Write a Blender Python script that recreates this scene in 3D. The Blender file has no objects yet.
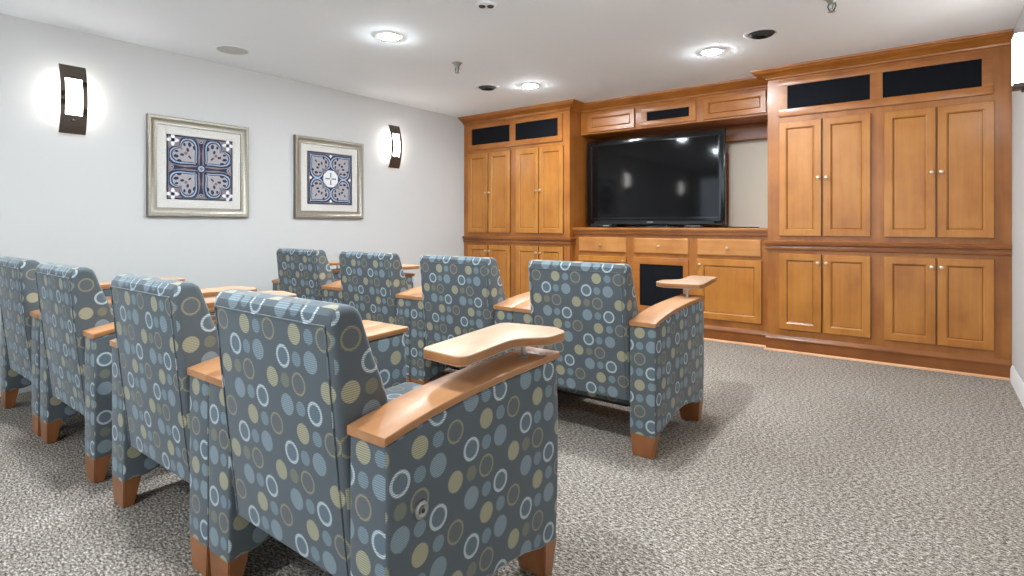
import bpy, bmesh, math, random
from mathutils import Vector, Matrix
C = bpy.context.scene.collection
PI = math.pi
random.seed(4)

# ------------------------------------------------------------------ camera, world, exposure
FPX = 550.0
cam_d = bpy.data.cameras.new('camera'); cam = bpy.data.objects.new('camera', cam_d); C.objects.link(cam)
cam.location = (0, 0, 1.10)
cam.rotation_euler = (PI/2, 0, math.radians(37.2))
cam_d.sensor_width = 36.0; cam_d.lens = FPX/1024*36
cam_d.shift_y = -63.0/1024
cam_d.clip_start = 0.05
bpy.context.scene.camera = cam
WORLD_E = 1.5
w = bpy.data.worlds.new('world'); bpy.context.scene.world = w; w.use_nodes = True
w.node_tree.nodes['Background'].inputs[0].default_value = (0.80, 0.88, 1.0, 1)
w.node_tree.nodes['Background'].inputs[1].default_value = WORLD_E
vs = bpy.context.scene.view_settings
vs.view_transform = 'Standard'; vs.look = 'None'; vs.gamma = 1.0; vs.use_curve_mapping = False
vs.exposure = 1.12
LAMP_E = 330.0        # recessed lamp lens emission
SCONCE_E = 8.0      # sconce glass emission

CEIL = 2.46
XL, XR = -4.75, 0.465
YB, YF = 5.95, -2.60

def lin(r, g, b):
    f = lambda v: (v/255/12.92) if v/255 <= .04045 else ((v/255+.055)/1.055)**2.4
    return (f(r), f(g), f(b), 1)

# ------------------------------------------------------------------ materials
def mat_base(name, rough=.5, col=None, metal=0, spec=.5):
    m = bpy.data.materials.new(name); m.use_nodes = True
    b = m.node_tree.nodes['Principled BSDF']
    if col: b.inputs['Base Color'].default_value = col
    b.inputs['Roughness'].default_value = rough
    b.inputs['Metallic'].default_value = metal
    b.inputs['Specular IOR Level'].default_value = spec
    return m, m.node_tree.nodes, m.node_tree.links, b

def ramp(N, stops):
    r = N.new('ShaderNodeValToRGB'); e = r.color_ramp.elements
    e[0].position, e[0].color = stops[0]; e[1].position, e[1].color = stops[-1]
    for p, c in stops[1:-1]:
        x = e.new(p); x.color = c
    return r

def noise(N, L, vec, scale, detail=3, rough=.5):
    n = N.new('ShaderNodeTexNoise'); n.inputs['Scale'].default_value = scale
    n.inputs['Detail'].default_value = detail; n.inputs['Roughness'].default_value = rough
    if vec: L.new(vec, n.inputs['Vector'])
    return n

def mapping(N, L, scale, rand=False):
    t = N.new('ShaderNodeTexCoord'); m = N.new('ShaderNodeMapping'); m.inputs['Scale'].default_value = scale
    L.new(t.outputs['Object'], m.inputs['Vector'])
    if rand:
        oi = N.new('ShaderNodeObjectInfo'); mu = N.new('ShaderNodeMath'); mu.operation = 'MULTIPLY'; mu.inputs[1].default_value = 37
        L.new(oi.outputs['Random'], mu.inputs[0]); L.new(mu.outputs[0], m.inputs['Location'])
    return m

def wood(name, c_dark, c_mid, c_light, grain, rough=.32, bump=.02):
    m, N, L, b = mat_base(name, rough)
    mp = mapping(N, L, grain, True)
    n1 = noise(N, L, mp.outputs[0], 1.0, 6, .62)
    mp2 = mapping(N, L, (3.2, 3.2, 2.2), True)
    n2 = noise(N, L, mp2.outputs[0], 1.4, 3, .5)
    mix = N.new('ShaderNodeMix'); mix.data_type = 'FLOAT'; mix.inputs[0].default_value = .62
    L.new(n1.outputs['Fac'], mix.inputs[2]); L.new(n2.outputs['Fac'], mix.inputs[3])
    r = ramp(N, [(.32, c_dark), (.5, c_mid), (.70, c_light)])
    L.new(mix.outputs[0], r.inputs[0]); L.new(r.outputs[0], b.inputs['Base Color'])
    bp = N.new('ShaderNodeBump'); bp.inputs['Strength'].default_value = bump; bp.inputs['Distance'].default_value = .01
    L.new(n1.outputs['Fac'], bp.inputs['Height']); L.new(bp.outputs[0], b.inputs['Normal'])
    b.inputs['Coat Weight'].default_value = .12; b.inputs['Coat Roughness'].default_value = .25
    return m

CD, CM, CL = lin(144, 84, 32), lin(168, 102, 41), lin(185, 119, 54)
M = {}
M['wood_v'] = wood('maple_vertical', CD, CM, CL, (26, 26, 1.6))
M['wood_h'] = wood('maple_horizontal', CD, CM, CL, (1.6, 26, 26))
M['door_v'] = wood('maple_door', lin(162, 98, 36), lin(184, 118, 47), lin(199, 135, 61), (20, 20, 1.2))
M['drawer_h'] = wood('maple_drawer', lin(174, 108, 52), lin(190, 126, 66), lin(202, 142, 80), (1.5, 24, 24))
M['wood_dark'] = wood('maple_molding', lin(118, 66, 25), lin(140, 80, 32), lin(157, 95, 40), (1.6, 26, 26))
M['glaze_gap_shade'] = wood('maple_glaze_gap_shade', lin(84, 48, 20), lin(106, 62, 26), lin(126, 76, 33), (20, 20, 3))  # glaze stain for panel grooves; also gap shadow painted on door side edges
M['shoe'] = wood('maple_shoe', lin(205, 145, 100), lin(228, 174, 130), lin(236, 188, 148), (2, 20, 20), .5)
M['beech'] = wood('beech_arm', lin(162, 108, 66), lin(184, 130, 86), lin(198, 148, 104), (30, 2.0, 30), .42)
M['beech_edge'] = wood('beech_edge', lin(142, 90, 48), lin(166, 110, 62), lin(180, 126, 76), (30, 2.0, 30), .4)
M['tray_top'] = wood('tray_top', lin(176, 138, 108), lin(190, 154, 124), lin(200, 166, 138), (26, 2.0, 26), .45)
M['leg'] = wood('leg_wood', lin(126, 74, 40), lin(152, 94, 54), lin(168, 110, 66), (20, 20, 4), .35)

def paint(name, col, rough=.75, s=140):
    m, N, L, b = mat_base(name, rough, col, spec=.3)
    mp = mapping(N, L, (1, 1, 1)); n = noise(N, L, mp.outputs[0], s, 2)
    bp = N.new('ShaderNodeBump'); bp.inputs['Strength'].default_value = .05; bp.inputs['Distance'].default_value = .004
    L.new(n.outputs['Fac'], bp.inputs['Height']); L.new(bp.outputs[0], b.inputs['Normal'])
    return m
M['wall'] = paint('wall_paint', lin(207, 206, 204))
M['wall_beige'] = paint('beige_paint', lin(216, 204, 186))
M['ceiling'] = paint('ceiling_paint', lin(245, 249, 252), .9)
M['white'] = paint('white_trim', lin(236, 236, 236), .45)
def simple(name, col, rough, metal=0, spec=.5, s=60, amt=.06):
    m, N, L, b = mat_base(name, rough, col, metal, spec)
    mp = mapping(N, L, (1, 1, 1)); n = noise(N, L, mp.outputs[0], s, 2)
    r = ramp(N, [(.3, tuple(v*(1-amt) for v in col[:3])+(1,)), (.7, tuple(min(1, v*(1+amt)) for v in col[:3])+(1,))])
    L.new(n.outputs['Fac'], r.inputs[0]); L.new(r.outputs[0], b.inputs['Base Color'])
    return m
M['bronze'] = simple('bronze', lin(92, 82, 74), .38, .7)
M['grille'] = simple('speaker_cloth', lin(14, 16, 22), .85, 0, .2, 400, .5)
M['black_gloss'] = simple('black_gloss', lin(10, 11, 13), .12, 0, .5)
M['screen'] = simple('screen_glass', lin(11, 10, 11), .06, 0, .26, 5, .02)
M['black_plastic'] = simple('black_plastic', lin(20, 20, 22), .4)
M['metal'] = simple('brushed_metal', lin(168, 168, 166), .3, .9)
M['brass'] = simple('brushed_nickel_knob', lin(226, 208, 176), .28, .85)
M['grey_plastic'] = simple('grey_plastic', lin(196, 196, 192), .6)
M['dark_slot'] = simple('dark_slot', lin(60, 60, 58), .7)
M['dark_mech'] = simple('dark_steel', lin(34, 32, 30), .6, .3)
def emit(name, col, e):
    m, N, L, b = mat_base(name, .4, col)
    b.inputs['Emission Color'].default_value = col; b.inputs['Emission Strength'].default_value = e
    return m
def pane_mat():
    m = bpy.data.materials.new('window_glass'); m.use_nodes = True; N, L = m.node_tree.nodes, m.node_tree.links
    N.remove(N['Principled BSDF']); out = N['Material Output']
    tr = N.new('ShaderNodeBsdfTransparent'); tr.inputs[0].default_value = (.93, .96, .96, 1)
    gl = N.new('ShaderNodeBsdfGlossy'); gl.inputs['Roughness'].default_value = .02
    fr = N.new('ShaderNodeFresnel'); fr.inputs[0].default_value = 1.45; mx = N.new('ShaderNodeMixShader')
    L.new(fr.outputs[0], mx.inputs[0]); L.new(tr.outputs[0], mx.inputs[1]); L.new(gl.outputs[0], mx.inputs[2]); L.new(mx.outputs[0], out.inputs[0])
    return m
M['pane'] = pane_mat()
M['lamp'] = emit('lamp_lens', (.86, .945, 1.0, 1), LAMP_E)
M['sconce_glass'] = emit('sconce_glass', (1, .97, .93, 1), SCONCE_E)
M['mat_board'] = simple('mat_board', lin(214, 210, 204), .8)
M['frame_silver'] = simple('champagne_frame', lin(160, 155, 143), .36, .55, .5, 90, .1)
M['frame_dark'] = simple('champagne_frame_edge', lin(112, 104, 92), .4, .5)
M['a_mauve'] = simple('print_mauve', lin(134, 120, 122), .7, 0, .3, 80, .12)
M['a_fill'] = simple('print_lilac_grey', lin(168, 162, 166), .7, 0, .3, 80, .1)
M['a_navy'] = simple('print_navy', lin(44, 52, 76), .7, 0, .3, 80, .15)
M['a_blue'] = simple('print_pale_blue', lin(158, 178, 202), .7, 0, .3)
M['a_white'] = simple('print_white', lin(226, 226, 230), .7, 0, .3)
M['a_rose'] = simple('print_rose', lin(140, 108, 110), .7, 0, .3)

def carpet():
    m, N, L, b = mat_base('loop_carpet', .95, spec=.1)
    mp = mapping(N, L, (1, 1, 1)); mp.inputs['Rotation'].default_value = (0, 0, .35)
    mp.inputs['Scale'].default_value = (1, 2.1, 1)
    n1 = noise(N, L, mp.outputs[0], 62, 2, .6)
    mp3 = mapping(N, L, (1, 1, 1)); n2 = noise(N, L, mp3.outputs[0], 170, 2, .6)
    n3 = noise(N, L, mp3.outputs[0], 1.6, 2)
    mx = N.new('ShaderNodeMix'); mx.data_type = 'FLOAT'; mx.inputs[0].default_value = .42
    L.new(n1.outputs['Fac'], mx.inputs[2]); L.new(n2.outputs['Fac'], mx.inputs[3])
    r = ramp(N, [(.35, lin(60, 51, 42)), (.45, lin(117, 107, 96)), (.53, lin(166, 157, 147)), (.63, lin(227, 219, 210))])
    L.new(mx.outputs[0], r.inputs[0])
    r3 = ramp(N, [(.3, (.92, .90, .88, 1)), (.7, (1, 1, 1, 1))]); L.new(n3.outputs['Fac'], r3.inputs[0])
    mu = N.new('ShaderNodeMix'); mu.data_type = 'RGBA'; mu.blend_type = 'MULTIPLY'; mu.inputs[0].default_value = 1
    L.new(r.outputs[0], mu.inputs[6]); L.new(r3.outputs[0], mu.inputs[7]); L.new(mu.outputs[2], b.inputs['Base Color'])
    bp = N.new('ShaderNodeBump'); bp.inputs['Strength'].default_value = .6; bp.inputs['Distance'].default_value = .006
    L.new(mx.outputs[0], bp.inputs['Height']); L.new(bp.outputs[0], b.inputs['Normal'])
    return m
M['carpet'] = carpet()

def fabric():
    """woven slate upholstery with rows of striped discs and rings (pattern in metres, from UVs)"""
    m, N, L, b = mat_base('circle_fabric', .85, spec=.2)
    uv = N.new('ShaderNodeUVMap'); uv.uv_map = 'UVMap'
    PX, PZ = .238, .248
    cx = [0, .0595, .119, .1785]; rz = [0, -.062, -.124, -.186]
    base = lin(92, 98, 102)
    RING, BLUE, SB = lin(206, 217, 220), lin(143, 159, 167), lin(130, 149, 157)
    YEL, OL, OLR = lin(182, 174, 140), lin(132, 130, 108), lin(158, 150, 116)
    motifs = [  # (col, row, r_out, r_in, colour, inner colour)
        (0, 0, .0300, .0222, RING, lin(102, 114, 122)), (1, 0, .0190, 0, SB, None), (2, 0, .0278, 0, BLUE, None),
        (3, 1, .0262, 0, YEL, None), (0, 1, .0190, 0, OL, None), (1, 1, .0295, .0236, OLR, lin(100, 102, 104)),
        (0, 2, .0278, 0, BLUE, None), (1, 2, .0190, 0, SB, None), (2, 2, .0300, .0222, RING, lin(102, 114, 122)),
        (1, 3, .0262, 0, YEL, None), (2, 3, .0190, 0, SB, None), (3, 3, .0295, .0236, OLR, lin(100, 102, 104))]
    sep = N.new('ShaderNodeSeparateXYZ'); L.new(uv.outputs[0], sep.inputs[0])
    def mth(op, a, bb=None, c=None):
        n = N.new('ShaderNodeMath'); n.operation = op
        for i, v in enumerate((a, bb, c)):
            if v is None: continue
            if isinstance(v, (int, float)): n.inputs[i].default_value = v
            else: L.new(v, n.inputs[i])
        return n.outputs[0]
    st = mth('SINE', mth('MULTIPLY', sep.outputs[1], 2*PI/.0052))
    stripe = mth('MULTIPLY_ADD', st, .32, .66)
    cur = None
    def mixc(fac, a, bcol):
        x = N.new('ShaderNodeMix'); x.data_type = 'RGBA'
        L.new(fac, x.inputs[0])
        if isinstance(a, tuple): x.inputs[6].default_value = a
        else: L.new(a, x.inputs[6])
        x.inputs[7].default_value = bcol
        return x.outputs[2]
    def mapr(v, e):
        r = N.new('ShaderNodeMapRange'); L.new(v, r.inputs[0])
        r.inputs[1].default_value = e+.0012; r.inputs[2].default_value = e-.0012
        r.inputs[3].default_value = 0; r.inputs[4].default_value = 1
        return r.outputs[0]
    cur = base
    for (c, r, ro, ri, col, inn) in motifs:
        s = N.new('ShaderNodeVectorMath'); s.operation = 'SUBTRACT'; L.new(uv.outputs[0], s.inputs[0]); s.inputs[1].default_value = (cx[c], rz[r], 0)
        wv = N.new('ShaderNodeVectorMath'); wv.operation = 'WRAP'; L.new(s.outputs[0], wv.inputs[0])
        wv.inputs[1].default_value = (PX/2, PZ/2, 1); wv.inputs[2].default_value = (-PX/2, -PZ/2, -1)
        ln = N.new('ShaderNodeVectorMath'); ln.operation = 'LENGTH'; L.new(wv.outputs[0], ln.inputs[0])
        mo = mapr(ln.outputs['Value'], ro)
        cur = mixc(mth('MULTIPLY', mo, stripe), cur, col)
        if ri:
            mi = mapr(ln.outputs['Value'], ri)
            cur = mixc(mi, cur, inn)
    tc = N.new('ShaderNodeTexCoord'); nz = noise(N, L, uv.outputs[0], 700, 2)
    L.new(cur, b.inputs['Base Color'])
    bp = N.new('ShaderNodeBump'); bp.inputs['Strength'].default_value = .15; bp.inputs['Distance'].default_value = .002
    L.new(nz.outputs['Fac'], bp.inputs['Height']); L.new(bp.outputs[0], b.inputs['Normal'])
    b.inputs['Sheen Weight'].default_value = .5; b.inputs['Sheen Roughness'].default_value = .35; b.inputs['Sheen Tint'].default_value = (.85, .93, 1, 1)
    return m
M['fabric'] = fabric()

# ------------------------------------------------------------------ mesh helpers
class MB:
    def __init__(s): s.bm = bmesh.new()
    def merge(s, o, mi=None):
        me = bpy.data.meshes.new('t'); 
        if mi is not None:
            for f in o.faces: f.material_index = mi
        o.to_mesh(me); o.free(); s.bm.from_mesh(me); bpy.data.meshes.remove(me)
    def box(s, x0, x1, y0, y1, z0, z1, bev=0, seg=2, mi=0):
        b = bmesh.new(); bmesh.ops.create_cube(b, size=1)
        for v in b.verts:
            v.co = Vector(((x0+x1)/2+v.co.x*(x1-x0), (y0+y1)/2+v.co.y*(y1-y0), (z0+z1)/2+v.co.z*(z1-z0)))
        if bev: bmesh.ops.bevel(b, geom=b.edges[:], offset=bev, segments=seg, affect='EDGES', profile=.6)
        s.merge(b, mi); return s
    def taper(s, top, bot, z1, z0, bev=.003, mi=0):     # rect (x0,x1,y0,y1) top and bottom
        b = bmesh.new()
        T = [b.verts.new((x, y, z1)) for x, y in ((top[0], top[2]), (top[1], top[2]), (top[1], top[3]), (top[0], top[3]))]
        B = [b.verts.new((x, y, z0)) for x, y in ((bot[0], bot[2]), (bot[1], bot[2]), (bot[1], bot[3]), (bot[0], bot[3]))]
        b.faces.new(T); b.faces.new(B[::-1])
        for i in range(4): b.faces.new((B[i], B[(i+1) % 4], T[(i+1) % 4], T[i]))
        bmesh.ops.bevel(b, geom=b.edges[:], offset=bev, segments=2, affect='EDGES')
        s.merge(b, mi); return s
    def prism(s, pts, a0, a1, axis='x', bev=0, seg=2, mi=0, mi_side=None):
        """pts 2D polygon extruded; axis x: pts=(y,z); y: pts=(x,z); z: pts=(x,y)"""
        b = bmesh.new()
        def mk(p, a): return {'x': (a, p[0], p[1]), 'y': (p[0], a, p[1]), 'z': (p[0], p[1], a)}[axis]
        A = [b.verts.new(mk(p, a0)) for p in pts]; B = [b.verts.new(mk(p, a1)) for p in pts]
        fa = b.faces.new(A[::-1]); fb = b.faces.new(B); n = len(pts)
        sides = [b.faces.new((A[i], A[(i+1) % n], B[(i+1) % n], B[i])) for i in range(n)]
        for f in b.faces: f.material_index = mi
        if mi_side is not None:
            for f in sides: f.material_index = mi_side
        bmesh.ops.recalc_face_normals(b, faces=b.faces[:])
        if bev:
            ed = list(set(fa.edges[:]+fb.edges[:]))
            bmesh.ops.bevel(b, geom=ed, offset=bev, segments=seg, affect='EDGES', profile=.5)
        s.merge(b); return s
    def lathe(s, prof, c=(0, 0, 0), n=24, direction='z', mi=0):
        """prof (radius, height) along axis"""
        b = bmesh.new(); rings = []
        for r, h in prof:
            if r < 1e-6: rings.append([b.verts.new((0, 0, h))])
            else: rings.append([b.verts.new((r*math.cos(2*PI*k/n), r*math.sin(2*PI*k/n), h)) for k in range(n)])
        for A, B in zip(rings, rings[1:]):
            for k in range(n):
                k2 = (k+1) % n
                if len(A) == 1 and len(B) == 1: continue
                if len(A) == 1: b.faces.new((A[0], B[k2], B[k]))
                elif len(B) == 1: b.faces.new((A[k], A[k2], B[0]))
                else: b.faces.new((A[k], A[k2], B[k2], B[k]))
        bmesh.ops.recalc_face_normals(b, faces=b.faces[:])
        R = {'z': Matrix.Identity(3), 'y': Matrix.Rotation(PI/2, 3, 'X'), 'x': Matrix.Rotation(PI/2, 3, 'Y')}[direction]
        for v in b.verts: v.co = R @ v.co + Vector(c)
        s.merge(b, mi); return s
    def rings(s, x0, x1, z0, z1, rs, mis=None):
        """rectangular loft in XZ facing -Y: rs = [(inset, y)], mis = material per band (+ cap)"""
        b = bmesh.new(); R = []
        for ins, y in rs:
            R.append([b.verts.new(p) for p in ((x0+ins, y, z0+ins), (x1-ins, y, z0+ins), (x1-ins, y, z1-ins), (x0+ins, y, z1-ins))])
        for j, (A, B) in enumerate(zip(R, R[1:])):
            for k in range(4):
                f = b.faces.new((A[k], A[(k+1) % 4], B[(k+1) % 4], B[k]))
                f.material_index = mis[j] if mis else 0
        f = b.faces.new(R[-1]); f.material_index = mis[-1] if mis else 0
        bk = b.faces.new(R[0][::-1]); bk.material_index = 0
        bmesh.ops.recalc_face_normals(b, faces=b.faces[:])
        s.merge(b); return s
    def molding(s, path, prof, mi=0, mis=None):
        """profile (out, z) swept along an open XY path, out = right-hand side; mitred"""
        b = bmesh.new(); P = [Vector(p) for p in path]; n = len(P); cols = []
        for i in range(n):
            if i == 0: d = (P[1]-P[0]).normalized(); nr = Vector((d.y, -d.x)); sc = 1
            elif i == n-1: d = (P[-1]-P[-2]).normalized(); nr = Vector((d.y, -d.x)); sc = 1
            else:
                d1 = (P[i]-P[i-1]).normalized(); d2 = (P[i+1]-P[i]).normalized()
                n1 = Vector((d1.y, -d1.x)); n2 = Vector((d2.y, -d2.x)); nr = (n1+n2).normalized(); sc = 1/max(.2, nr.dot(n1))
            cols.append([b.verts.new((P[i].x+nr.x*o*sc, P[i].y+nr.y*o*sc, z)) for o, z in prof])
        m = len(prof)
        for A, B in zip(cols, cols[1:]):
            for k in range(m):
                f = b.faces.new((A[k], B[k], B[(k+1) % m], A[(k+1) % m]))
                f.material_index = mis[k] if mis else mi
        b.faces.new(cols[0]).material_index = mi; b.faces.new(cols[-1][::-1]).material_index = mi
        bmesh.ops.recalc_face_normals(b, faces=b.faces[:])
        s.merge(b); return s
    def tube(s, pts, r, n=10, mi=0):
        b = bmesh.new(); P = [Vector(p) for p in pts]; R = []
        for i, p in enumerate(P):
            d = ((P[min(i+1, len(P)-1)]-P[max(i-1, 0)])).normalized()
            u = d.cross(Vector((0, 0, 1)))
            if u.length < .01: u = Vector((1, 0, 0))
            u.normalize(); v = d.cross(u)
            R.append([b.verts.new(p+(u*math.cos(2*PI*k/n)+v*math.sin(2*PI*k/n))*r) for k in range(n)])
        for A, B in zip(R, R[1:]):
            for k in range(n): b.faces.new((A[k], A[(k+1) % n], B[(k+1) % n], B[k]))
        b.faces.new(R[0]); b.faces.new(R[-1])
        bmesh.ops.recalc_face_normals(b, faces=b.faces[:])
        s.merge(b, mi); return s
    def build(s, name, mats, parent=None, uv=None, smooth=True, xf=None):
        bm = s.bm
        if xf is not None: bm.transform(xf)
        if smooth:
            for f in bm.faces: f.smooth = True
            for e in bm.edges:
                e.smooth = not (len(e.link_faces) == 2 and e.calc_face_angle(0) > math.radians(32))
        if uv is not None:
            ul = bm.loops.layers.uv.new('UVMap')
            for f in bm.faces:
                n = f.normal; ax = max(range(3), key=lambda i: abs(n[i]))
                for l in f.loops:
                    c = l.vert.co
                    l[ul].uv = {0: (c.y+uv[0], c.z+uv[1]), 1: (c.x+uv[0], c.z+uv[1]), 2: (c.x+uv[0], c.y+uv[1])}[ax]
        me = bpy.data.meshes.new(name); bm.to_mesh(me); bm.free()
        if not isinstance(mats, (list, tuple)): mats = [mats]
        for m in mats: me.materials.append(M[m])
        o = bpy.data.objects.new(name, me); C.objects.link(o)
        if parent: o.parent = parent
        return o

def tag(o, label, cat, group=None):
    o['label'] = label; o['category'] = cat
    if group: o['group'] = group
    return o
def thing(name, loc, label, cat, rz=0, group=None):
    o = bpy.data.objects.new(name, None); C.objects.link(o); o.location = loc; o.rotation_euler = (0, 0, rz)
    o.empty_display_size = .1
    return tag(o, label, cat, group)
def dup(root, loc, rz, label):
    r = root.copy(); C.objects.link(r); r.location = loc; r.rotation_euler = (0, 0, rz); r['label'] = label
    for ch in list(root.children):
        c = ch.copy(); C.objects.link(c); c.parent = r
        for g in list(ch.children):
            d = g.copy(); C.objects.link(d); d.parent = c
    return r
def struct(name, mb, mat):
    o = mb.build(name, mat); o['kind'] = 'structure'; return o

def round_poly(pts, rad, seg=6):
    out = []; n = len(pts)
    for i in range(n):
        p = Vector(pts[i]); a = Vector(pts[i-1])-p; b = Vector(pts[(i+1) % n])-p; r = rad[i] if isinstance(rad, (list, tuple)) else rad
        ang = a.angle(b); t = min(r/math.tan(ang/2), a.length*.48, b.length*.48)
        s, e = p+a.normalized()*t, p+b.normalized()*t
        for k in range(seg+1):
            q = k/seg; out.append(tuple((1-q)**2*s+2*q*(1-q)*p+q*q*e))
    return out

# ------------------------------------------------------------------ the room shell
struct('floor', MB().box(XL-.1, XR+.1, YF-.1, YB+.1, -.1, 0), 'carpet')
struct('ceiling', MB().box(XL-.1, XR+.1, YF-.1, YB+.1, CEIL, CEIL+.1), 'ceiling')
struct('wall_left', MB().box(XL-.1, XL, YF-.1, YB+.1, 0, CEIL), 'wall')
struct('wall_right', MB().box(XR, XR+.1, YF-.1, YB+.1, 0, CEIL), 'wall')
struct('wall_back', MB().box(XL, XR, YB, YB+.1, 0, CEIL), 'wall_beige')
# glazed end wall behind the camera: the room's daylight
GX0, GX1, GZ0, GZ1 = -4.60, .32, .12, 2.30
struct('wall_front', MB().box(XL, GX0, YF-.1, YF, 0, CEIL).box(GX1, XR, YF-.1, YF, 0, CEIL).box(GX0, GX1, YF-.1, YF, 0, GZ0).box(GX0, GX1, YF-.1, YF, GZ1, CEIL), 'wall')
wf = MB().box(GX0, GX1, YF-.08, YF-.02, GZ0, GZ0+.05).box(GX0, GX1, YF-.08, YF-.02, GZ1-.05, GZ1)
for i in range(6):
    xx = GX0+(GX1-GX0-.05)*i/5; wf.box(xx, xx+.05, YF-.08, YF-.02, GZ0+.05, GZ1-.05)
wo = struct('window_1', wf, 'white')
MB().box(GX0+.05, GX1-.05, YF-.054, YF-.048, GZ0+.05, GZ1-.05).build('window_pane', 'pane', wo)
pd = bpy.data.lights.new('window_portal', 'AREA'); pd.shape = 'RECTANGLE'; pd.size = GX1-GX0; pd.size_y = GZ1-GZ0; pd.cycles.is_portal = True
po = bpy.data.objects.new('window_portal', pd); C.objects.link(po); po.location = ((GX0+GX1)/2, YF-.11, (GZ0+GZ1)/2); po.rotation_euler = (PI/2, 0, 0)
BBP = [(0, 0), (.014, 0), (.014, .088), (.010, .100), (.006, .112), (.004, .118), (0, .118)]
struct('baseboard_right', MB().molding([(XR, 5.17), (XR, YF+.002)][::-1] if False else [(XR, 5.19), (XR, YF+.002)], BBP), 'white')
struct('baseboard_left', MB().molding([(XL, YF+.002), (XL, 5.19)], BBP), 'white')

# ------------------------------------------------------------------ built-in cabinets
def knob(mb_parent, x, y, z):
    k = MB().lathe([(0, .030), (.009, .0295), (.0135, .026), (.0145, .021), (.011, .016), (.0055, .012), (.005, .004), (.009, .001), (.009, 0), (0, 0)], (x, y, z), 16, 'y')
    k.build('knob', 'brass', mb_parent)
def door(parent, x0, x1, z0, z1, y, kx=None, kz=None, name='door', fr=.052, mats=('door_v', 'glaze_gap_shade')):
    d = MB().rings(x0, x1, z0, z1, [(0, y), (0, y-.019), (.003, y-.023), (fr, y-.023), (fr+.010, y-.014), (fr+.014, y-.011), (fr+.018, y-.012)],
                   [1, 0, 0, 0, 1, 0, 0])  # outer side band coloured dark as gap shadow; groove band is glaze
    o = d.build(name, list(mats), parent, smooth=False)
    if kx is not None: knob(o, kx, y-.0225, kz)
    return o
def drawer(parent, x0, x1, z0, z1, y, kx, kz):
    o = MB().rings(x0, x1, z0, z1, [(0, y), (0, y-.012), (.005, y-.018), (.012, y-.020)]).build('drawer', 'drawer_h', parent, smooth=False)
    knob(o, kx, y-.020, kz)
    return o
def grille_door(parent, x0, x1, z0, z1, holes, y):
    """framed panel with black cloth openings; holes = list of (x0,x1,z0,z1)"""
    mb = MB(); zs = (min(h[2] for h in holes), max(h[3] for h in holes)); b = .004
    mb.box(x0, x1, y-.020, y, zs[1], z1, b); mb.box(x0, x1, y-.020, y, z0, zs[0], b)
    xs = [x0]+[v for h in holes for v in h[:2]]+[x1]
    for a, c in zip(xs[::2], xs[1::2]): mb.box(a, c, y-.0195, y, zs[0]-.004, zs[1]+.004, 0)
    f = mb.build('grille_frame', 'wood_h', parent)
    for h in holes:
        MB().box(h[0]-.003, h[1]+.003, y-.012, y-.001, h[2]-.003, h[3]+.003).build('speaker_cloth', 'grille', f)
    return f
CROWN = [(0, 2.375), (.014, 2.378), (.018, 2.392), (.030, 2.398), (.046, 2.412), (.070, 2.422), (.092, 2.432), (.098, 2.440), (.112, 2.443), (.116, 2.4595), (0, 2.4595)]
BASE = [(0, .001), (.012, .001), (.012, .095), (.018, .100), (.018, .112), (.008, .122), (.004, .134), (0, .140)]
SHOE = [(.012, .001), (.026, .001), (.024, .010), (.018, .016), (.012, .018)]
LEDGE = [(0, .882), (.016, .886), (.018, .900), (.012, .912), (.012, .922), (.030, .928), (.034, .942), (.034, .952), (.026, .960), (0, .962)]
def tower(x0, x1, off, right, label):
    t = thing('built_in_cabinet', ((x0+x1)/2, 5.24, 0), label, 'cabinet', group=None)
    ox = (x0+x1)/2
    F = 5.24
    def part(mb, name, mat, sm=True): return mb.build(name, mat, t, smooth=sm, xf=Matrix.Translation((-ox, -F, 0)))
    class P:  # shim so door helpers build in world space then shift
        pass
    b = MB().box(x0, x1, F, YB-.02, .0015, 2.445)
    part(b, 'cabinet_body', 'wood_v')
    path = [(x0, F), (x1, F), (x1, 5.478)] if not right else [(x0, 5.478), (x0, F), (x1, F)]
    part(MB().molding(path, CROWN), 'crown_molding', 'wood_h')
    part(MB().molding(path, LEDGE), 'waist_molding', 'wood_dark')
    bp = [(x0, F), (x1, F), (x1, 5.318)] if not right else [(x0, 5.318), (x0, F), (x1, F)]
    part(MB().molding(bp, BASE), 'base_molding', 'wood_dark')
    part(MB().molding(bp, SHOE), 'shoe_molding', 'shoe')
    s = bpy.data.objects.new('tmp', None)
    # doors in local coordinates
    k = off-ox; Y = 0.0
    xs = [(-1.042, -.7195), (-.706, -.374), (-.285, .037), (.048, .370)]
    for i, (a, c) in enumerate(xs):
        inner = c-.024 if i % 2 == 0 else a+.024
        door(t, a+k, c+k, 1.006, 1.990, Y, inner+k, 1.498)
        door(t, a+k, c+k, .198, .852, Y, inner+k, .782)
    grille_door(t, -1.048+k, .362+k, 2.040, 2.352, [(-.979+k, -.378+k, 2.103, 2.304), (-.294+k, .302+k, 2.103, 2.304)], Y)
    return t
tower(-4.748, -3.175, -3.622, False, 'tall honey maple cabinet tower beside the picture wall, left of the television')
tower(-1.140, .463, 0.0, True, 'tall honey maple cabinet tower in the right corner, right of the television')

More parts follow.
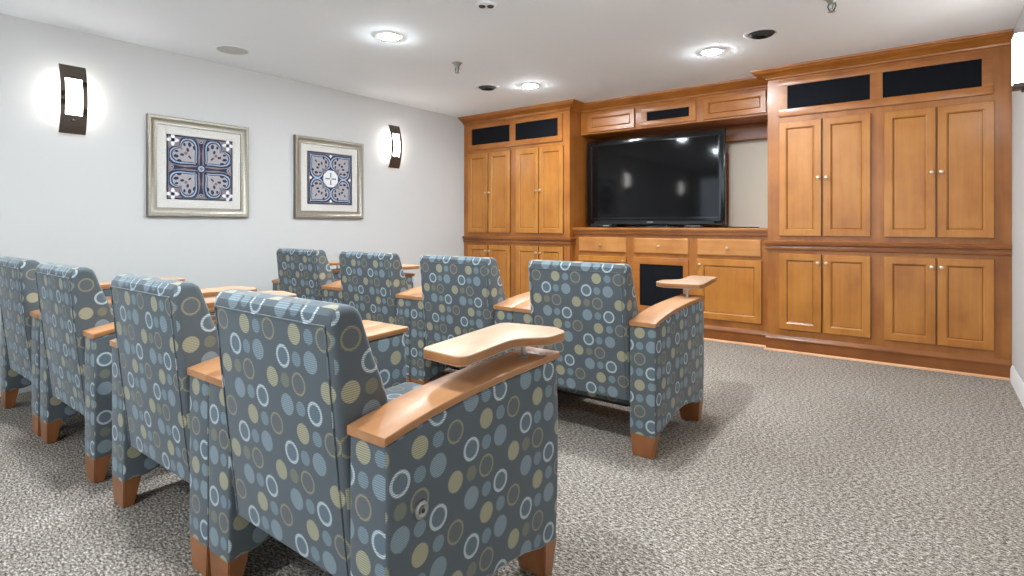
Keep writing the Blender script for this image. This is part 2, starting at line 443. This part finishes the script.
# middle base cabinet
FB = 5.33
t = thing('base_cabinet', (-2.157, FB, 0), 'low honey maple cabinet with three drawers under the television counter', 'cabinet')
OX = Matrix.Translation((2.157, -FB, 0))
MB().box(-3.170, -1.145, FB, YB-.02, .0015, 1.028).build('cabinet_body', 'wood_v', t, xf=OX)
MB().molding([(-3.172, FB), (-1.143, FB)], BASE).build('base_molding', 'wood_dark', t, xf=OX)
MB().molding([(-3.172, FB), (-1.143, FB)], SHOE).build('shoe_molding', 'shoe', t, xf=OX)
k = 2.157
for a, c, kx in ((-3.100, -2.532, -2.829), (-2.446, -1.876, -2.170), (-1.788, -1.211, -1.504)):
    drawer(t, a+k, c+k, .810, .968, 0, kx+k, .884)
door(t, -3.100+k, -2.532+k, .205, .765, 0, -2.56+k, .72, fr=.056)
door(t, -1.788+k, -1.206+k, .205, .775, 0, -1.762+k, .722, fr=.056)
grille_door(t, -2.450+k, -1.876+k, .205, .768, [(-2.380+k, -1.925+k, .275, .700)], 0)

tag(MB().box(-3.172, -1.143, 5.290, YB-.005, 1.046, 1.072, .004).box(-3.172, -1.143, 5.305, 5.329, 1.000, 1.0455, .005, mi=1)
    .box(-3.172, -1.143, 5.298, YB-.005, 1.0295, 1.0455, .002, mi=1).build('countertop', ['wood_h', 'wood_dark']),
    'long honey maple counter ledge the television stands on', 'countertop')

# bridge cabinet over the television
G = 5.48
t = thing('bridge_cabinet', (-2.157, G, 2.123), 'honey maple bridge cabinet over the television with a black grille in its middle', 'cabinet')
BX = Matrix.Translation((2.157, -G, -2.123))
MB().box(-3.172, -1.143, G, YB-.02, 2.123, 2.445, .002).build('cabinet_body', 'wood_h', t, xf=BX)
MB().molding([(-3.170, G), (-1.145, G)], CROWN).build('crown_molding', 'wood_h', t, xf=BX)
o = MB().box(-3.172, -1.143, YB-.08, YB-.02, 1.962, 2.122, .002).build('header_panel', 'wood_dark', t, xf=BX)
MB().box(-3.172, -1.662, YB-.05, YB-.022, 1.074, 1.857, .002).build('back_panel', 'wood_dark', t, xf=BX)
dz = -2.123
door(t, -3.075+k, -2.508+k, 2.140+dz, 2.346+dz, 0, fr=.046, mats=['wood_h', 'wood_dark'])
grille_door(t, -2.431+k, -1.853+k, 2.140+dz, 2.346+dz, [(-2.369+k, -1.919+k, 2.192+dz, 2.286+dz)], 0)
door(t, -1.774+k, -1.202+k, 2.140+dz, 2.346+dz, 0, fr=.046, mats=['wood_h', 'wood_dark'])

# ------------------------------------------------------------------ television
t = thing('television', (-2.37, 5.62, 1.072), 'large flat black television standing in the cabinet niche', 'television')
TX = Matrix.Translation((2.37, -5.62, -1.072))
x0, x1, z0, z1, Y = -3.138, -1.600, 1.098, 2.050, 5.560
MB().rings(x0, x1, z0, z1, [(.02, Y+.085), (.0, Y+.05), (0, Y+.010), (.004, Y+.003), (.012, Y), (.058, Y), (.064, Y+.006)], None).build('bezel', 'black_gloss', t, xf=TX)
MB().rings(-3.068, -1.668, 1.185, 1.990, [(0, Y+.008), (0, Y+.0045)]).build('screen', 'screen', t, smooth=False, xf=TX)
MB().prism(round_poly([(x0+.10, z0+.012), (x1-.10, z0+.012), (x1-.10, z0+.040), (x0+.10, z0+.040)], .012), Y-.008, Y+.002, 'y').build('speaker_bar', 'black_plastic', t, xf=TX)
MB().box(-2.405, -2.335, Y-.0095, Y-.0078, 1.126, 1.136, .001).build('badge', 'metal', t, xf=TX)
MB().box(-2.52, -2.22, Y+.015, Y+.06, 1.0865, 1.20, .008).build('stand_neck', 'black_gloss', t, xf=TX)
el = [(-2.37+.34*math.cos(a*PI/24), 5.60+.15*math.sin(a*PI/24)) for a in range(48)]
MB().prism(el, 1.0725, 1.088, 'z', .004).build('stand_base', 'black_gloss', t, xf=TX)

t = thing('media_player', (-2.86, 5.44, 1.072), 'flat black media box on the counter under the left of the television', 'media player')
MB().box(-.13, .13, -.07, .07, .003, .036, .004).build('case', 'black_plastic', t)
MB().box(-.10, -.02, -.0715, -.0695, .014, .026, .0005).build('display', 'black_gloss', t)
MB().box(.03, .10, -.0725, -.0695, .014, .024, .0005).build('button_strip', 'metal', t)
t = thing('remote_control', (-1.86, 5.42, 1.072), 'black remote control on the counter under the right of the television', 'remote', rz=.25)
MB().prism(round_poly([(-.09, -.024), (.09, -.024), (.09, .024), (-.09, .024)], .012), .001, .021, 'z', .003).build('case', 'black_plastic', t)
mb = MB()
for i in range(6):
    for j in range(3): mb.box(-.066+i*.022, -.054+i*.022, -.014+j*.011, -.007+j*.011, .020, .0235, .001)
mb.build('buttons', 'grey_plastic', t)
tag(MB().tube([(-1.60, 5.49, 1.0775), (-1.50, 5.46, 1.0775), (-1.42, 5.49, 1.0775), (-1.36, 5.46, 1.0775), (-1.31, 5.48, 1.0775), (-1.28, 5.53, 1.0775), (-1.30, 5.60, 1.0775)], .005).build('power_cable', 'black_plastic'),
    'thin black cable lying on the counter right of the television', 'cable')
tag(MB().prism(round_poly([(-1.62, 5.52), (-1.40, 5.53), (-1.40, 5.60), (-1.62, 5.60)], .015), 1.0725, 1.083, 'z', .002).build('flat_black_tray', 'black_plastic'),
    'thin flat black tray on the counter beside the right end of the television', 'tray')

# ------------------------------------------------------------------ armchairs
AW, BW = .134, .568                # arm width, back width
HX = BW/2+AW/2                     # arm centre
WTOP = [(0, .620), (.06, .633), (.14, .646), (.22, .656), (.30, .663), (.40, .669), (.50, .673), (.60, .676), (.70, .678)]
UV0 = (.168, -.775)
TRAY = [(-.086, .246), (.078, .232), (.038, .500), (.110, .580), (.104, .680), (.040, .722), (-.156, .690)]
TRAD = [.03, .035, .10, .06, .05, .05, .045]
def arm_panel_pts():
    top = [(y, z-.001) for y, z in WTOP[:-1]]+[(.684, .676)]
    top[0] = (.002, .622)
    front = [(.694, .55), (.698, .40), (.694, .25), (.684, .108)]
    bot = [(.60, .118), (.52, .142), (.40, .158), (.28, .156), (.17, .136), (.09, .112), (.002, .106)]
    return top+front+bot
def make_chair(name, trays, knob_side, label, group):
    t = thing(name, (0, 0, 0), label, 'armchair', group=group)
    for s in (-1, 1):
        cx = s*HX
        MB().prism(arm_panel_pts(), cx-AW/2, cx+AW/2, 'x', .012, 3).build('arm', 'fabric', t, uv=(UV0[0]+.03*s, UV0[1]))
        prof = [(y-(.004 if y == 0 else 0), z) for y, z in WTOP]
        prof[-1] = (.700, .6785)
        up = [(y, z+.0205) for y, z in prof][::-1]
        MB().prism(prof+up, cx-AW/2-.0005, cx+AW/2+.0005, 'x', .004, 2, 1, 0).build('armrest', ['beech', 'beech_edge'], t)
        for rear in (True, False):
            if rear: top = (cx-.065, cx+.065, .003, .068); bot = (cx-.052, cx+.050, .006, .046)
            else: top = (cx-.065, cx+.065, .618, .690); bot = (cx-.050, cx+.050, .640, .684)
            MB().taper(top, bot, .128 if rear else .126, .001).build('leg', 'leg', t)
    # backrest
    pr = [(.020, .250), (-.008, .500), (-.028, .700), (-.045, .872), (-.042, .894), (-.029, .909), (-.008, .914), (.020, .912), (.040, .900), (.050, .880),
          (.064, .840), (.085, .780), (.112, .720), (.136, .650), (.156, .570), (.168, .490), (.165, .410), (.120, .300), (.100, .250)]
    b = MB().prism(pr, -BW/2-.002, BW/2-.002, 'x', .020, 4)
    bk = b.build('backrest', 'fabric', t, uv=UV0)
    # piping seam round the rear panel
    pp = []
    for y, z in pr[:4]: pp.append((y, z))
    for s in (-1, 1):
        MB().tube([(s*(BW/2-.022), y-.0022, z) for y, z in [(.020, .256), (-.008, .5), (-.028, .7), (-.0445, .868)]], .0022, 6).build('piping', 'fabric', bk, uv=UV0)
    MB().tube([(-BW/2+.022, -.0465, .870), (BW/2-.022, -.0465, .870)], .0022, 6).build('piping', 'fabric', bk, uv=UV0)
    # seat
    sp = round_poly([(.10, .30), (.700, .31), (.716, .45), (.690, .492), (.15, .484)], [.01, .03, .03, .03, .02], 4)
    MB().prism(sp, -BW/2+.003, BW/2-.003, 'x', .022, 3).build('seat_cushion', 'fabric', t, uv=UV0)
    MB().box(-BW/2+.002, BW/2-.002, .13, .672, .19, .302, .008).build('seat_base', 'fabric', t, uv=UV0)
    MB().box(-BW/2+.002, BW/2-.002, .22, .60, .150, .188, .004).box(-.2, .2, .16, .20, .168, .188, .002).build('recline_mechanism', 'dark_mech', t)
    if knob_side:
        kx = HX+AW/2
        kb = MB().lathe([(.0, .010), (.008, .010), (.008, .007), (.014, .009), (.0205, .006), (.0215, 0), (0, 0)], (0, 0, 0), 28, 'x')
        kb.build('recline_knob', 'metal', t, xf=Matrix.Translation((kx, .100, .446)))
        MB().lathe([(0, .0112), (.0055, .0112), (.0055, .009), (0, .009)], (0, 0, 0), 16, 'x').build('keyhole', 'dark_slot', bpy.data.objects[t.children[-1].name], xf=Matrix.Translation((kx, .100, .446)))
    for side, mode in trays:
        pts = [(x, y) for x, y in TRAY]
        if mode == 'turned': pts = [((-.08-x)*1.06, .615+(.690-y)*1.16) for x, y in pts]
        if side < 0: pts = [(-x, y) for x, y in pts][::-1]; rad = TRAD[::-1]
        else: rad = TRAD
        rp = round_poly(pts, rad, 6)
        rp = [(x+side*HX, y) for x, y in rp]
        a = MB().prism(rp, .743, .771, 'z', .004, 2, 0, 1).build('tray_table', ['tray_top', 'beech_edge'], t)
        px = side*(HX+.005)
        MB().lathe([(0, 0), (.018, 0), (.018, .004), (.007, .006), (.007, .040), (.02, .042), (.02, .0469), (0, .0469)], (px, .59, .6960), 16).build('tray_post', 'metal', a)
    return t
XN = -1.351; XF = -1.432; YN, YFar = .780, 2.440
GN, GF = 'armchairs of the near row', 'armchairs of the far row'
c = make_chair('armchair', [(1, 'in')], True, 'frontmost armchair, right end of the near row, with a round disc on its side', GN)
c.location = (XN, YN, 0)
cl = make_chair('armchair', [(-1, 'in')], False, 'near row armchair second from the right, just left of the frontmost chair', GN)
cl.location = (XN-.837, YN, 0)
cr = make_chair('armchair', [(1, 'in')], False, 'near row armchair third from the right, gap between it and the frontmost pair', GN)
cr.location = (-3.222, YN, 0)
dup(cr, (-4.085, YN, 0), 0, 'near row armchair cut off by the left edge of the photo')
cf = make_chair('armchair', [(1, 'turned')], False, 'right end armchair of the far row, its tray reaching past the black grille', GF)
cf.location = (XF, YFar, 0)
lb = ['far row armchair directly left of the right end chair, second from the right',
      'far row armchair third from the right, between two others, below the second picture',
      'far row armchair at the left end, nearest the picture wall']
for i in range(3):
    d = dup(cl, (XF-.8375*(i+1), YFar, 0), 0, lb[i]); d['group'] = GF

# ------------------------------------------------------------------ framed prints
def heart(n=40):
    p = []
    for i in range(n):
        a = 2*PI*i/n
        p.append((16*math.sin(a)**3/34, (13*math.cos(a)-5*math.cos(2*a)-2*math.cos(3*a)-math.cos(4*a)+17)/29))
    return p      # tip at (0,0), lobes to y=1, width ~ .94
def flat(mb, pts, y, mi):
    b = bmesh.new(); f = b.faces.new([b.verts.new((x, y, z)) for x, z in pts]); f.material_index = mi
    f.normal_update()
    if f.normal.y > 0: f.normal_flip()
    bmesh.ops.triangulate(b, faces=b.faces[:])
    mb.merge(b)
def circ(x, z, r, n=14, sx=1, sz=1, rot=0):
    return [(x+r*(sx*math.cos(2*PI*k/n)*math.cos(rot)-sz*math.sin(2*PI*k/n)*math.sin(rot)), z+r*(sx*math.cos(2*PI*k/n)*math.sin(rot)+sz*math.sin(2*PI*k/n)*math.cos(rot))) for k in range(n)]
ART = ['a_mauve', 'a_fill', 'a_navy', 'a_blue', 'a_white', 'a_rose']
def print_art(kind, hw):
    mb = MB(); e = .0004; H = heart()
    flat(mb, [(-hw, -hw), (hw, -hw), (hw, hw), (-hw, hw)], 0, 2)
    flat(mb, [(-hw*.965, -hw*.965), (hw*.965, -hw*.965), (hw*.965, hw*.965), (-hw*.965, hw*.965)], -e, 0)
    if kind == 0:   # navy cross spears between the hearts
        for q in range(4):
            a = q*PI/2; ca, sa = math.cos(a), math.sin(a)
            for pts, l, mi in (([(0, -.06), (.5, -.022), (.80, -.07), (.93, 0), (.80, .07), (.5, .022), (0, .06)], 2, 2),
                               (circ(.86, 0, .05), 3, 3), (circ(.86, 0, .03), 4, 2)):
                flat(mb, [((x*ca-z*sa)*hw, (x*sa+z*ca)*hw) for x, z in pts], -e*l, mi)
    for q in range(4):
        a = PI/4+q*PI/2; d = Vector((math.cos(a), math.sin(a))); n = Vector((-d.y, d.x))
        if kind == 0: o = d*hw*.06; ax = d; L_ = hw*1.02; W = hw*1.16
        else: o = d*hw*1.40; ax = -d; L_ = hw*1.14; W = hw*1.26
        ctr = o+ax*L_*.56
        for sc, l, mi in ((1, 3, 2), (.86, 4, 3), (.77, 5, 2), (.70, 6, 1)):
            pts = []
            for hx, hy in H:
                p = o+ax*hy*L_+n*hx*W; p = ctr+(p-ctr)*sc
                lm = hw*(.95 if l == 3 else .95-.03*(l-3)); pts.append((max(-lm, min(lm, p.x)), max(-lm, min(lm, p.y))))
            if sc == 1 or True: flat(mb, pts, -e*l, mi)
        lob = o+ax*L_*.60
        for s_ in (-1, 1):     # scroll leaves in the lobes
            for ux, uy, r in ((.10, .02, .050), (.24, .10, .062), (.27, -.06, .055), (.14, .20, .045)):
                p = lob+n*s_*ux*W+ax*uy*L_
                flat(mb, circ(p.x, p.y, r*hw, 12, 1.25, .8, a+s_*.6), -e*7, 2)
        p = lob-ax*L_*.02; flat(mb, circ(p.x, p.y, .05*hw), -e*7, 5 if kind == 0 else 2)
        p = lob-ax*L_*.18; flat(mb, circ(p.x, p.y, .035*hw, 12, 1.8, .8, a), -e*7, 2)
        if kind == 0:   # white star flower in the corner
            cc = d*hw*1.19
            for j in range(4):
                b_ = j*PI/2; w_ = Vector((math.cos(b_), math.sin(b_)))
                pp = cc+w_*hw*.075
                flat(mb, circ(pp.x, pp.y, (.10)*hw, 12, 1.1, .62, b_), -e*8, 4)
            flat(mb, circ(d.x*hw*.20, d.y*hw*.20, .036*hw), -e*8, 2)
        else:
            b_ = q*PI/2; w_ = Vector((math.cos(b_), math.sin(b_)))*hw*.88
            flat(mb, circ(w_.x, w_.y, .07*hw, 4), -e*8, 4)
    if kind == 0:
        flat(mb, circ(0, 0, .13*hw, 8), -e*8, 2); flat(mb, circ(0, 0, .10*hw, 8), -e*9, 3); flat(mb, circ(0, 0, .06*hw, 8), -e*10, 0)
    else:
        flat(mb, circ(0, 0, .35*hw, 8, rot=PI/8), -e*9, 4)
        for j in range(4):
            b_ = j*PI/2; w_ = Vector((math.cos(b_), math.sin(b_)))
            pp = w_*hw*.12; flat(mb, circ(pp.x, pp.y, .10*hw, 10, 1, .3, b_), -e*10, 0)
            pp = w_*hw*.21; flat(mb, circ(pp.x, pp.y, .055*hw, 3, 1, 1, b_+PI), -e*10, 0)
    return mb
def framed(y, kind, label):
    t = thing('framed_print', (XL, y, 1.167), label, 'picture', rz=PI/2, group=None)
    hw, h = .39, .78; Z = Matrix.Translation((0, 0, 0))
    MB().rings(-hw, hw, 0, h, [(0, -.002), (0, -.030), (.004, -.036), (.022, -.034), (.028, -.028), (.050, -.022), (.060, -.024), (.068, -.022), (.070, -.016)],
               [1, 1, 0, 0, 0, 0, 0, 1, 0]).build('picture_frame', ['frame_silver', 'frame_dark'], t)
    MB().rings(-hw+.070, hw-.070, .070, h-.070, [(0, -.0165), (.061, -.0170), (.064, -.0165)]).build('mat_board', 'mat_board', t, smooth=False)
    print_art(kind, .252).build('art_print', ART, t, smooth=False, xf=Matrix.Translation((0, -.0176, h/2)))
framed(2.04, 0, 'silver framed square print with four lobed hearts and white corner flowers, nearer the camera')
framed(3.257, 1, 'silver framed square print with a white centre star, farther from the camera')

# ------------------------------------------------------------------ sconces
def sconce(x, y, rz, label):
    t = thing('wall_sconce', (x, y, 1.73), label, 'wall light', rz=rz)
    H, W = .47, .15
    def bow(z): q = z/H*2-1; return -(.035+.048*(1-q*q))
    n = 16
    def strip(xa, xb, za, zb, mb):
        k = max(1, int(round((zb-za)/H*n)))
        for i in range(k):
            a, b_ = za+(zb-za)*i/k, za+(zb-za)*(i+1)/k
            b = bmesh.new(); V = []
            for xx in (xa, xb):
                for zz, dd in ((a, 0), (b_, 0), (b_, .006), (a, .006)): V.append(b.verts.new((xx, bow(zz)+dd, zz)))
            for q in ((0, 1, 2, 3), (7, 6, 5, 4), (0, 4, 5, 1), (1, 5, 6, 2), (2, 6, 7, 3), (3, 7, 4, 0)): b.faces.new([V[j] for j in q])
            bmesh.ops.recalc_face_normals(b, faces=b.faces[:]); mb.merge(b)
    mb = MB(); z0, z1 = .125, .375
    strip(-W/2, W/2, 0, z0, mb); strip(-W/2, W/2, z1, H, mb)
    strip(-W/2, -.048, z0, z1, mb); strip(.048, W/2, z0, z1, mb)
    bmesh.ops.remove_doubles(mb.bm, verts=mb.bm.verts[:], dist=.0001)
    mb.build('metal_shade', 'bronze', t)
    MB().box(-.045, .045, -.012, -.001, .10, .37, .003).box(-.012, .012, -.072, -.010, .082, .098, .002).box(-.012, .012, -.072, -.010, .392, .404, .002).build('wall_bracket', 'bronze', t)
    pr = []
    for i in range(9):
        z = .104+.286*i/8; pr.append((bow(z)+.0085, z))
    pr += [(-.022, .390), (-.022, .104)]
    MB().prism(pr, -.060, .060, 'x', .003).build('glass_diffuser', 'sconce_glass', t)
sconce(XL, 1.190, PI/2, 'bronze wall light with glowing window left of both framed pictures')
sconce(XL, 4.055, PI/2, 'bronze wall light right of both framed pictures, near the cabinets')
t = thing('wall_sconce', (XR, 4.06, 1.82), 'wall light with upright white glass shade at the right edge of the photo', 'wall light', rz=-PI/2)
MB().prism(round_poly([(-.060, -.100), (.060, -.100), (.060, -.014), (-.060, -.014)], .012), .045, .312, 'z', .004).build('glass_diffuser', 'sconce_glass', t)
MB().box(-.040, .040, -.012, -.001, .03, .33, .003).box(-.062, .062, -.104, -.002, .022, .0445, .003).build('wall_bracket', 'bronze', t)
MB().lathe([(0, 0), (.012, .002), (.014, .012), (.008, .0215), (0, .0215)], (0, -.055, 0), 16).build('finial', 'bronze', t)
sconce(XL, -1.750, PI/2, 'bronze wall light behind the camera on the picture wall')

# ------------------------------------------------------------------ ceiling fixtures
def downlight(x, y, label):
    t = thing('recessed_light', (x, y, CEIL), label, 'ceiling light')
    MB().lathe([(.068, -.004), (.072, -.008), (.094, -.006), (.098, -.001), (.068, -.001), (.068, -.004)], n=36).build('trim_ring', 'white', t)
    MB().lathe([(0, -.021), (.030, -.019), (.052, -.0125), (.064, -.007), (.067, -.004), (.067, -.001), (0, -.001)], n=36).build('lamp_lens', 'lamp', t)
downlight(-3.10, 2.62, 'recessed ceiling light nearest the camera, above the framed pictures')
downlight(-3.10, 4.38, 'recessed ceiling light in front of the left cabinet tower')
downlight(-1.36, 4.38, 'recessed ceiling light in front of the bridge cabinet, right of the others')
for x, y, l in ((-1.36, 2.62, 'recessed ceiling light over the far row chair at the right'), (-3.10, .86, 'recessed ceiling light over the near row'),
                (-1.36, .86, 'recessed ceiling light over the frontmost armchair'), (-1.36, -.90, 'recessed ceiling light behind the camera on the right')):
    downlight(x, y, l)
t = thing('ceiling_speaker', (-4.31, 2.09, CEIL), 'round pale grey speaker grille flush in the ceiling near the left wall', 'speaker')
MB().lathe([(.108, -.002), (.112, -.007), (.120, -.006), (.122, -.001), (.108, -.001), (.108, -.002)], n=40).build('rim', 'white', t)
MB().lathe([(0, -.006), (.06, -.0055), (.107, -.004), (.107, -.001), (0, -.001)], n=40).build('speaker_grille', 'grey_plastic', t)
def vent(x, y, label):
    t = thing('ceiling_vent', (x, y, CEIL), label, 'vent')
    MB().lathe([(.088, -.003), (.098, -.008), (.116, -.005), (.120, -.001), (.088, -.001), (.088, -.003)], n=40).build('rim', 'white', t)
    MB().lathe([(0, -.0035), (.087, -.0035), (.087, -.001), (0, -.001)], n=40).build('dark_recess', 'dark_slot', t)
    for r in (.074, .050, .026):
        MB().lathe([(r-.007, -.020), (r+.007, -.010), (r+.008, -.006), (r-.006, -.016), (r-.007, -.020)], n=40).build('louver_ring', 'dark_slot', t)
vent(-.95, 4.18, 'round louvered ceiling vent in front of the right cabinet tower')
vent(-3.47, 4.17, 'round louvered ceiling vent in front of the left cabinet tower')
def sprinkler(x, y, label):
    t = thing('sprinkler_head', (x, y, CEIL), label, 'sprinkler'); t.scale = (1.25, 1.25, 1.1)
    MB().lathe([(0, -.030), (.013, -.030), (.024, -.014), (.030, -.003), (.036, -.001), (0, -.001)], n=24).build('escutcheon', 'metal', t)
    MB().lathe([(0, -.062), (.005, -.060), (.009, -.040), (.013, -.036), (.013, -.012), (0, -.012)], n=16).build('nozzle', 'metal', t)
    f = MB()
    for s in (-1, 1): f.tube([(s*.012, 0, -.030), (s*.017, 0, -.045), (s*.012, 0, -.062), (s*.003, 0, -.072)], .0032, 8)
    f.build('yoke', 'dark_mech', t)
    MB().lathe([(0, -.078), (.015, -.077), (.016, -.074), (.006, -.073), (.006, -.068), (0, -.068)], n=20).build('deflector', 'metal', t)
sprinkler(-3.16, 3.40, 'small metal sprinkler head hanging from the ceiling near the left wall')
sprinkler(-.466, 3.78, 'small metal sprinkler head hanging at the top edge of the photo, right side')
t = thing('ceiling_detector', (-2.18, 2.61, CEIL), 'small ceiling fixture with two dark round eyes at the top of the photo', 'detector')
MB().lathe([(0, -.010), (.050, -.009), (.060, -.004), (.062, -.001), (0, -.001)], n=32).build('housing', 'white', t)
for s in (-1, 1):
    MB().lathe([(0, -.016), (.018, -.0155), (.023, -.009), (.023, -.006), (0, -.006)], (s*.026*.796, s*.026*.605, 0), 20).build('lens', 'dark_slot', t)
